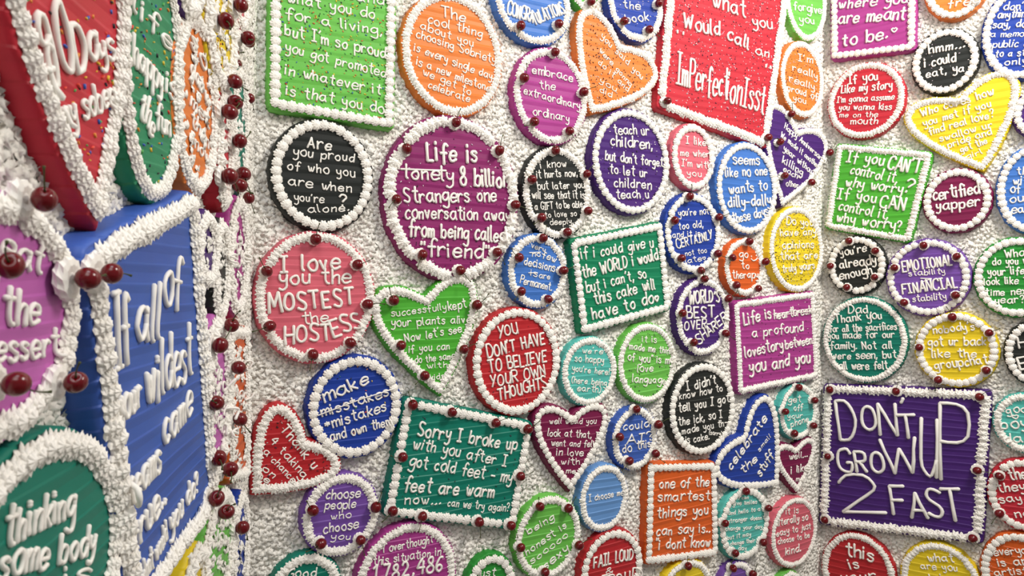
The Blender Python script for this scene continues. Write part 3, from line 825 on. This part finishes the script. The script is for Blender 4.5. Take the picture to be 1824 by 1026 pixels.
K('M', 'round', (1038, 946, 1145, 1082), 'red', 'd', 'FAIL LOUD', 'red', [("FAIL LOUD", 1058, 1012, 1128, 997, 19), ("&", 1080, 1023, 1091, 1021, 9), ("PROUD", 1072, 1046, 1137, 1030, 17)])
K('M', 'round', (1180, 1000, 1269, 1110), 'yellow', 's', '', 'yellow', [], [(1225, 1008, 1222, 992)], label="yellow round cake at the bottom edge under the tangerine rectangle")
K('M', 'round', (1285, 1003, 1345, 1095), 'lavender', 's', '', 'lavender', [], [(1305, 1012, 1300, 1000), (1340, 1022, 1347, 1003)], label="lavender round cake at the bottom edge below the aqua cake", rad=0.0085)
K('M', 'round', (1385, 1020, 1432, 1100), 'lime', 's', '', 'lime', [], [], label="lime round cake barely showing at the bottom edge by the corner", rad=0.0085)
# ---- right wall ------------------------------------------------------------
K('R', 'square', (1479, -92, 1631, -96, 1629, 87, 1481, 105), 'orchid', 'd', 'where you are meant', 'violet magenta', [("where you", 1494, 15, 1614, 4, 18), ("are meant", 1493, 42, 1610, 34, 20), ("to be.", 1500, 82, 1580, 68, 21), ("<", 1588, 60, 1597, 59, 15)])
K('R', 'round', (1645, -108, 1765, 31), 'orange', 'd', 'free', 'orange', [("free", 1688, 13, 1745, 6, 15), ("sugar", 1680, -12, 1748, -16, 15)])
K('R', 'round', (1625, 52, 1743, 165), 'black', 'd', 'hmm i could eat ya', 'speckled black', [("hmm...", 1655, 96, 1718, 84, 16), ("i could", 1647, 120, 1702, 109, 16), ("eat, ya", 1650, 138, 1717, 126, 14)], spr=('glit', 3000))
K('R', 'round', (1750, -28, 1895, 138), 'royal', 'd', "don't anything to say", 'royal blue', [("don't", 1787, 18, 1832, 15, 13), ("anything to", 1777, 32, 1856, 28, 13), ("say, don't", 1768, 50, 1850, 47, 13), ("a memory", 1764, 66, 1840, 64, 10), ("public or", 1768, 84, 1840, 83, 12), ("to a store", 1773, 101, 1850, 98, 12), ("only.", 1789, 116, 1836, 113, 12)])
K('R', 'round', (1475, 112, 1611, 244), 'crimson', 's', 'If you Like my story', 'red', [
    ("If you", 1511, 150, 1563, 141, 15), ("Like my story", 1498, 166, 1588, 158, 14), ("I'm gonna assume", 1490, 183, 1592, 177, 11), ("you wanna kiss", 1494, 196, 1587, 195, 11), ("me on the", 1495, 209, 1562, 208, 9), ("mouth", 1515, 221, 1562, 221, 11)])
K('R', 'heart', (1752, 303, 1706, 176, 1.02), 'yellow', 's', 'Who cares how you met', 'bright yellow', [
    ("Who cares how", 1642, 208, 1770, 168, 14), ("you met if you", 1646, 225, 1765, 190, 13), ("find real love?", 1656, 240, 1770, 208, 13), ("swallow ur", 1675, 252, 1767, 227, 12), ("pride and", 1689, 263, 1766, 239, 12), ("get the", 1712, 272, 1759, 255, 12), ("girl", 1722, 284, 1750, 273, 9)])
K('R', 'round', (1805, 158, 1890, 241), 'purple', 'd', '', 'purple', [], [], label="purple round cake cut off by the photo's right edge")
K('R', 'square', (1491, 256, 1660, 272, 1620, 431, 1470, 405), 'grass', 's', "If you CAN'T control it", 'grass green', [
    ("If you", 1507, 288, 1572, 294, 19), ("CAN'T", 1580, 301, 1636, 308, 22), ("control it,", 1514, 309, 1596, 326, 17), ("?", 1607, 341, 1618, 345, 22), ("why worry", 1506, 331, 1605, 345, 17),
    ("If you", 1491, 353, 1559, 361, 18), ("CAN", 1566, 370, 1609, 374, 21), ("control it,", 1493, 374, 1580, 390, 17), ("why worry?", 1489, 395, 1604, 411, 18)])
K('R', 'round', (1645, 301, 1766, 412), 'maroon', 'd', 'certified yapper', 'maroon', [("certified", 1663, 357, 1744, 344, 20), ("yapper", 1668, 374, 1745, 367, 18)])
K('R', 'round', (1776, 262, 1900, 413), 'cornflower', 'd', 'the with of our', 'cornflower blue', [("the", 1812, 311, 1840, 310, 13), ("with", 1805, 328, 1840, 326, 14), ("of our", 1800, 344, 1855, 340, 15), ("our", 1799, 361, 1835, 358, 14), ("early", 1802, 380, 1850, 376, 15)])
K('R', 'round', (1475, 422, 1577, 523), 'black', 'd', "you're already enough", 'small black', [("you're", 1497, 456, 1543, 448, 14), ("already", 1496, 478, 1560, 470, 16), ("enough", 1496, 499, 1553, 487, 15)],
    [(1512, 429, 1508, 417), (1559, 447, 1578, 432), (1479, 474, 1463, 483), (1558, 494, 1568, 505), (1508, 512, 1495, 525)])
K('R', 'round', (1580, 427, 1728, 561), 'lavender', 'd', 'EMOTIONAL stability FINANCIAL stability', 'lavender', [("EMOTIONAL", 1608, 484, 1696, 472, 18), ("stability", 1619, 492, 1683, 487, 10), (">", 1641, 505, 1660, 502, 12), ("FINANCIAL", 1608, 524, 1705, 512, 18), ("stability", 1626, 538, 1685, 533, 11)],
    [(1645, 437, 1640, 425), (1704, 457, 1715, 445), (1593, 477, 1583, 470), (1702, 526, 1717, 515), (1610, 539, 1598, 536)])
K('R', 'round', (1736, 424, 1890, 563), 'green', 'd', 'What do you want', 'leaf green', [("What", 1791, 459, 1835, 456, 14), ("do you want", 1768, 472, 1856, 469, 13), ("your life to", 1760, 491, 1850, 487, 14), ("look like this", 1753, 508, 1850, 504, 13), ("time next", 1756, 527, 1838, 524, 13), ("year?", 1773, 541, 1824, 539, 13)])
K('R', 'round', (1466, 530, 1615, 680), 'teal', 's', 'Dad, Thank you for all', 'teal', [
    ("Dad,", 1511, 558, 1551, 557, 14), ("Thank you", 1488, 576, 1570, 567, 14), ("for all the sacrifices", 1478, 592, 1597, 587, 12), ("you made for our", 1475, 604, 1592, 601, 12), ("family. Not all", 1479, 622, 1589, 621, 13), ("were seen, but", 1482, 640, 1596, 638, 13), ("all were felt", 1495, 659, 1581, 657, 14)], rad=0.0078)
K('R', 'round', (1631, 558, 1778, 688), 'yellow', 'd', "nobody's got ur back", 'yellow', [("nobody's", 1663, 595, 1736, 587, 14), ("got ur back", 1653, 616, 1756, 615, 15), ("like the", 1660, 637, 1739, 636, 15), ("groupchat", 1666, 659, 1760, 647, 16)],
    [(1696, 565, 1690, 550), (1762, 593, 1782, 583), (1637, 619, 1625, 615), (1757, 660, 1782, 667), (1671, 677, 1668, 690)])
K('R', 'round', (1790, 573, 1900, 686), 'black', 'd', 'H E', 'black', [("H", 1816, 621, 1833, 619, 19), ("E", 1818, 659, 1836, 656, 21)])
K('R', 'square', (1468, 686, 1764, 698, 1749, 968, 1460, 933), 'purple', 'T', "DON'T GROW UP 2 FAST", 'large deep purple', [
    ("D", 1497, 784, 1529, 784, 70), ("O", 1537, 763, 1560, 764, 40), ("N", 1568, 776, 1598, 777, 54), ("'", 1608, 745, 1612, 745, 34), ("T", 1602, 778, 1631, 778, 37), ("U", 1640, 846, 1666, 850, 95), ("P", 1676, 849, 1722, 855, 128),
    ("GRO", 1496, 840, 1577, 841, 37), ("W", 1579, 844, 1637, 842, 56), ("2", 1502, 912, 1576, 914, 63), ("F", 1592, 918, 1618, 919, 52), ("A", 1624, 921, 1656, 922, 48), ("S", 1655, 918, 1681, 920, 49), ("T", 1686, 930, 1717, 931, 52)],
    [(1478, 694, 1475, 681), (1596, 697, 1598, 680), (1745, 707, 1755, 697), (1474, 813, 1462, 810), (1469, 926, 1460, 912), (1741, 838, 1767, 844), (1733, 959, 1741, 970)], rmax=0.0046)
K('R', 'round', (1770, 703, 1888, 806), 'aqua', 's', 'good boy dad', 'turquoise', [("good", 1793, 737, 1842, 734, 14), ("<", 1806, 749, 1816, 748, 14), ("boy", 1784, 764, 1830, 762, 18), ("dad", 1790, 788, 1838, 787, 15)])
K('R', 'round', (1760, 820, 1890, 945), 'crimson', 'd', 'the they say no', 'coral red', [("the", 1800, 855, 1830, 853, 19), ("they", 1779, 877, 1826, 873, 16), ("say", 1782, 896, 1820, 893, 14), ("no", 1810, 922, 1836, 920, 15)], [(1780, 848, 1764, 842), (1780, 915, 1770, 925)])
K('R', 'round', (1464, 952, 1594, 1090), 'red', 's', 'this is your', 'dark red', [("this", 1507, 989, 1555, 1000, 21), ("is", 1515, 1014, 1531, 1013, 17), ("your", 1500, 1036, 1560, 1034, 17)])
K('R', 'round', (1605, 970, 1747, 1105), 'yellow', 's', 'what are you', 'yellow', [("what", 1654, 1001, 1699, 1001, 14), ("are you", 1641, 1014, 1705, 1018, 12), ("doing", 1650, 1036, 1704, 1038, 13)])
K('R', 'round', (1748, 952, 1890, 1095), 'tangerine', 'd', 'everyone is an artist', 'tangerine orange', [("everyone", 1771, 990, 1850, 986, 13), ("is an", 1779, 1009, 1830, 1006, 14), ("artist", 1773, 1026, 1830, 1023, 12)], spr=('dark', 2500))
# ---- left wall, close to the camera -----------------------------------------
K('L', 'heart', (186, 400, 140, -60, 0.84), 'crimson', 'S', '90 Days my sober', 'big red speckled', [
    ("90", 92, 150, 138, 128, 128), ("Da", 140, 126, 182, 105, 74), ("ys", 184, 112, 207, 102, 50), ("f", 92, 172, 104, 168, 80), ("my sober", 116, 228, 206, 186, 48)], spr=('mix', 6500), t=0.022, rad=0.0092, cscale=0.8, rmax=0.0026)
K('L', 'oval', (222, -110, 330, 358), 'sage', 'S', '', 'green', [("life", 240, 20, 308, 92, 40), ("happy", 240, 112, 290, 165, 50), ("is", 298, 165, 312, 180, 40), ("the", 252, 205, 274, 245, 50), ("fun", 280, 225, 305, 245, 40)], spr=('mix', 6500), t=0.020, rad=0.0088, rmax=0.0022, label="green sprinkled oval cake between the big red heart and the orange oval")
K('L', 'oval', (317, 26, 391, 345), 'orange', 's', '', 'orange', [("so", 342, 78, 368, 128, 34), ("glad we", 342, 130, 376, 195, 30), ("met", 342, 188, 374, 230, 28), ("then", 344, 222, 374, 265, 26), ("now", 350, 262, 374, 290, 24)], rad=0.0095, t=0.022, rmax=0.0022, smear=0.28, label="orange oval cake smothered in white icing, right of the green oval")
K('L', 'oval', (372, -60, 424, 160), 'yellow', 's', '', 'yellow', [("yes", 385, 40, 410, 90, 20), ("you", 386, 75, 412, 120, 18)], [(399, 37, 384, 44), (426, 9, 436, 0)], spr=('mix', 6000), rad=0.012, smear=0.34, label="yellow sprinkled cake at the top left near the corner")
K('L', 'oval', (318, -190, 368, 34), 'purple', 's', '', 'purple', [], rad=0.012, label="purple cake cut off at the top, above the orange oval")
K('L', 'oval', (426, -80, 446, 56), 'salmon', 's', '', 'pale pink', [], [(439, 68, 432, 80)], smear=0.37, label="pale pink cake seen edge-on at the top of the left corner")
K('L', 'oval', (420, 120, 446, 345), 'teal', 's', '', 'teal', [], [(415, 145, 430, 156), (416, 182, 410, 168), (424, 251, 442, 236), (431, 310, 438, 322)], rad=0.0085, smear=0.37, label="teal cake seen edge-on beside the corner")
K('L', 'oval', (394, 152, 419, 374), 'crimson', 's', '', 'narrow red', [], [(406, 199, 420, 190), (406, 314, 424, 343)], rad=0.010, smear=0.31, label="red cake seen edge-on between the orange oval and teal cake")
K('L', 'square', (163, 446, 352, 344, 389, 893, 243, 1118), 'cobalt', 'S', 'If all of your wildest', 'large cobalt blue', [
    ("If", 209, 654, 232, 640, 122), ("all", 246, 601, 284, 604, 96), ("of", 293, 543, 321, 548, 84), ("your", 212, 756, 252, 718, 64), ("wildest", 264, 724, 342, 668, 92), ("dreams", 219, 906, 286, 838, 64), ("came", 295, 792, 342, 738, 64), ("true..", 238, 985, 296, 895, 62), ("what would", 256, 1046, 300, 962, 38), ("you do?", 306, 950, 354, 872, 40)],
    [(150, 496, 218, 490), (193, 487, 250, 483)], t=0.030, rad=0.0115, cscale=0.8, rmax=0.0027)
K('L', 'oval', (-190, 345, 146, 785), 'lilac', 'S', 'eat the dessert', 'lilac pink', [("eat", 8, 456, 78, 488, 52), ("the", 12, 574, 72, 578, 58), ("dessert", -28, 650, 108, 630, 52)],
    [(71, 355, 60, 262), (10, 473, -10, 440), (21, 684, 66, 702), (128, 681, 120, 640)], rad=0.0092, cscale=0.74, rmax=0.0032)
K('L', 'oval', (-165, 780, 220, 1340), 'teal', 'S', 'thinking some body', 'teal green', [("thinking", 14, 972, 134, 916, 58), ("some body", 2, 1034, 170, 984, 54), ("is", 120, 1052, 160, 1040, 40)], rad=0.0100, rmax=0.0032)
K('L', 'oval', (358, 378, 393, 512), 'purple', 's', '', 'purple', [], rad=0.010, smear=0.31, label="small purple cake right of the big blue square")
K('L', 'oval', (386, 392, 413, 572), 'black', 's', '', 'black', [("one", 392, 440, 408, 470, 24)], rad=0.010, smear=0.34, label="black cake seen edge-on between the purple and magenta cakes")
K('L', 'oval', (412, 352, 445, 562), 'orchid', 's', '', 'magenta', [("love", 420, 440, 438, 470, 26)], [(424, 330, 444, 352), (409, 579, 412, 542)], rad=0.0105, smear=0.31, label="magenta cake seen edge-on beside the left corner")
K('L', 'oblong', (414, 582, 447, 584, 447, 850, 416, 858), 'tangerine', 's', '', 'orange', [("when", 420, 650, 441, 655, 22), ("you", 420, 705, 441, 712, 22), ("try", 420, 760, 441, 768, 22)], [(422, 655, 446, 651), (425, 747, 438, 772)], rad=0.009, smear=0.28, label="orange rectangular cake seen edge-on beside the left corner")
K('L', 'oval', (368, 560, 414, 848), 'lilac', 's', '', 'lilac', [("and", 382, 660, 402, 700, 30), ("then", 380, 700, 404, 745, 30), ("some", 384, 750, 404, 780, 26)], [(389, 615, 400, 605), (381, 718, 370, 712), (386, 816, 380, 832), (407, 836, 402, 866)], rad=0.0125, smear=0.31, label="lilac oval cake right of the big blue square")
K('L', 'oval', (368, 876, 421, 1075), 'lime', 's', '', 'light green', [("joy", 385, 960, 408, 975, 26)], [(382, 888, 378, 872), (400, 912, 386, 874)], rad=0.0115, smear=0.31, label="light green oval cake at the lower left corner")
K('L', 'oval', (420, 880, 446, 1085), 'royal', 's', '', 'blue', [], [(429, 940, 440, 955)], rad=0.009, smear=0.31, label="blue cake seen edge-on beside the lower left corner")
K('L', 'oval', (332, 975, 374, 1120), 'yellow', 's', '', 'yellow', [], rad=0.012, smear=0.25, label="yellow cake at the bottom edge right of the big blue square")
# cherries tucked into the icing of the left wall itself
LOOSE = [(455, 76, 466, 106, 'cherry tucked in the corner icing nearest the lime green cake top'), (427, 95, 441, 90, 'upper of two stacked cherries below the yellow cake near the corner'),
         (432, 115, 425, 130, 'lower of two stacked cherries below the yellow cake near the corner'), (455, 176, 458, 188, 'cherry half sunk in the corner icing left of the black cake'),
         (454, 353, 457, 372, 'small cherry in the corner icing left of the black cake bottom')]
for px, py, ex, ey, lb in LOOSE:
    s_, t_ = WL.st(px, py, 0.030)
    e_ = WL.st(ex, ey, 0.030)
    cherry(WL, s_, t_, 0.020, e_, lb, 0.9)


for a, k in exec_cakes:
    make_cake(*a, **k)

# ------------------------------------------------------------------ the room
FLOOR_MAT = base_mat('grey_floor', srgb(120, 118, 114), 0.5)[0]
Z0, Z1 = 0.0, 3.2
def wall_slab(name, a, b, nrm):
    """a solid wall panel 8 cm thick behind the line a-b"""
    th = 0.08
    n = Vector((nrm.x, nrm.y, 0)) * th
    vs = []
    for z in (Z0, Z1):
        for p in (a, b, b + n, a + n):
            vs.append((p.x, p.y, z))
    fs = [(0, 1, 5, 4), (1, 2, 6, 5), (2, 3, 7, 6), (3, 0, 4, 7), (0, 3, 2, 1), (4, 5, 6, 7)]
    me = mesh_np(name, vs, fs, WHITE_WALL)
    o = link(name, me)
    o['kind'] = 'structure'
    return o
END_L = COR_L - WL.e1 * 1.45
END_R = COR_R + WR.e1 * 1.25
wall_objs = {'L': wall_slab('wall_left', END_L, COR_L, WL.n),
             'M': wall_slab('wall_back', COR_L, COR_R, WM.n),
             'R': wall_slab('wall_right', COR_R, END_R, WR.n)}
fl = [(END_L.x - .3, END_L.y - 2.0, -0.05), (END_R.x + .6, END_L.y - 2.0, -0.05), (END_R.x + .6, COR_R.y + .6, -0.05), (END_L.x - .3, COR_R.y + .6, -0.05)]
fv = fl + [(x, y, 0.0) for x, y, _ in fl]
floor = link('floor', mesh_np('floor', fv, [(3, 2, 1, 0), (4, 5, 6, 7), (0, 1, 5, 4), (1, 2, 6, 5), (2, 3, 7, 6), (3, 0, 4, 7)], FLOOR_MAT))
floor['kind'] = 'structure'


def tufts(wk, s0, s1, t0, t1, pitch, parent, singles=0):
    wall = WALLS[wk]
    nx, ny = int((s1 - s0) / pitch), int((t1 - t0) / (pitch * 0.87))
    gx, gy = np.meshgrid(np.arange(nx), np.arange(ny))
    P = np.stack([s0 + (gx + 0.5 * (gy % 2)) * pitch, t0 + gy * pitch * 0.87], 2).reshape(-1, 2)
    P += RNG.uniform(-pitch * .38, pitch * .38, P.shape)
    keep = np.ones(len(P), bool)
    for poly in COVER[wk]:
        lo, hi = poly.min(0), poly.max(0)
        box = (P[:, 0] > lo[0]) & (P[:, 0] < hi[0]) & (P[:, 1] > lo[1]) & (P[:, 1] < hi[1]) & keep
        idx = np.nonzero(box)[0]
        if len(idx):
            keep[idx[in_poly(P[idx], poly)]] = False
    P = P[keep]
    n = len(P)
    V, (sc, hh, az, tilt, td) = tuft_cloud(P, pitch, 0.30, 0.80)
    sing = []
    if singles:
        wp = np.array([tuple(wall.world(s, t)) for s, t in P])
        d = np.linalg.norm(wp - np.array(EYE), axis=1)
        vis = []
        inv = CAM_ROT.transposed()
        for i, p in enumerate(wp):
            v = inv @ (Vector(p) - EYE)
            ok = v.z < -0.05 and abs(v.x / -v.z) * F_PX < 920 and abs(v.y / -v.z) * F_PX < 520
            vis.append(ok)
        order = [i for i in np.argsort(d) if vis[i]][:singles]
        sing = set(int(i) for i in order)
    if sing:
        me = mesh_np('icing_tuft', TV * np.array([1, 1, 1.0]), TF, WHITE_WALL)
        for i in sing:
            M = wall.matrix(P[i][0], P[i][1], 0.001) @ Matrix.Rotation(float(tilt[i]), 4, Vector((math.cos(td[i]), math.sin(td[i]), 0))) \
                @ Matrix.Rotation(float(az[i]), 4, 'Z') @ Matrix.Diagonal((float(sc[i]), float(sc[i]), float(hh[i]), 1))
            link('icing_tuft', me, parent, M)
        m = np.ones(n, bool); m[list(sing)] = False
        V, P = V[m], P[m]; n = len(P)
    V[..., 0] += P[:, 0:1]; V[..., 1] += P[:, 1:2]
    V = V.reshape(-1, 3)
    F = (TF[None] + (np.arange(n) * len(TV))[:, None, None]).reshape(-1, 3)
    # back into world space
    E = np.array([tuple(wall.e1), tuple(wall.e2), tuple(wall.inw)])
    Wd = V @ E + np.array(tuple(wall.org))
    o = link('piped_wall_icing', mesh_np('piped_wall_icing', Wd, F, WHITE_WALL), parent)
    o['kind'] = 'stuff'
    return n

def s_of(wall, p):
    return (p - wall.org).dot(wall.e1)
tufts('M', s_of(WM, COR_L), s_of(WM, COR_R), 0.62, 2.62, 0.0098, wall_objs['M'])
tufts('R', s_of(WR, COR_R), s_of(WR, COR_R) + 0.95, 0.62, 2.62, 0.0105, wall_objs['R'])
tufts('L', s_of(WL, COR_L) - 1.25, s_of(WL, COR_L), 0.75, 2.40, 0.0078, wall_objs['L'], singles=300)
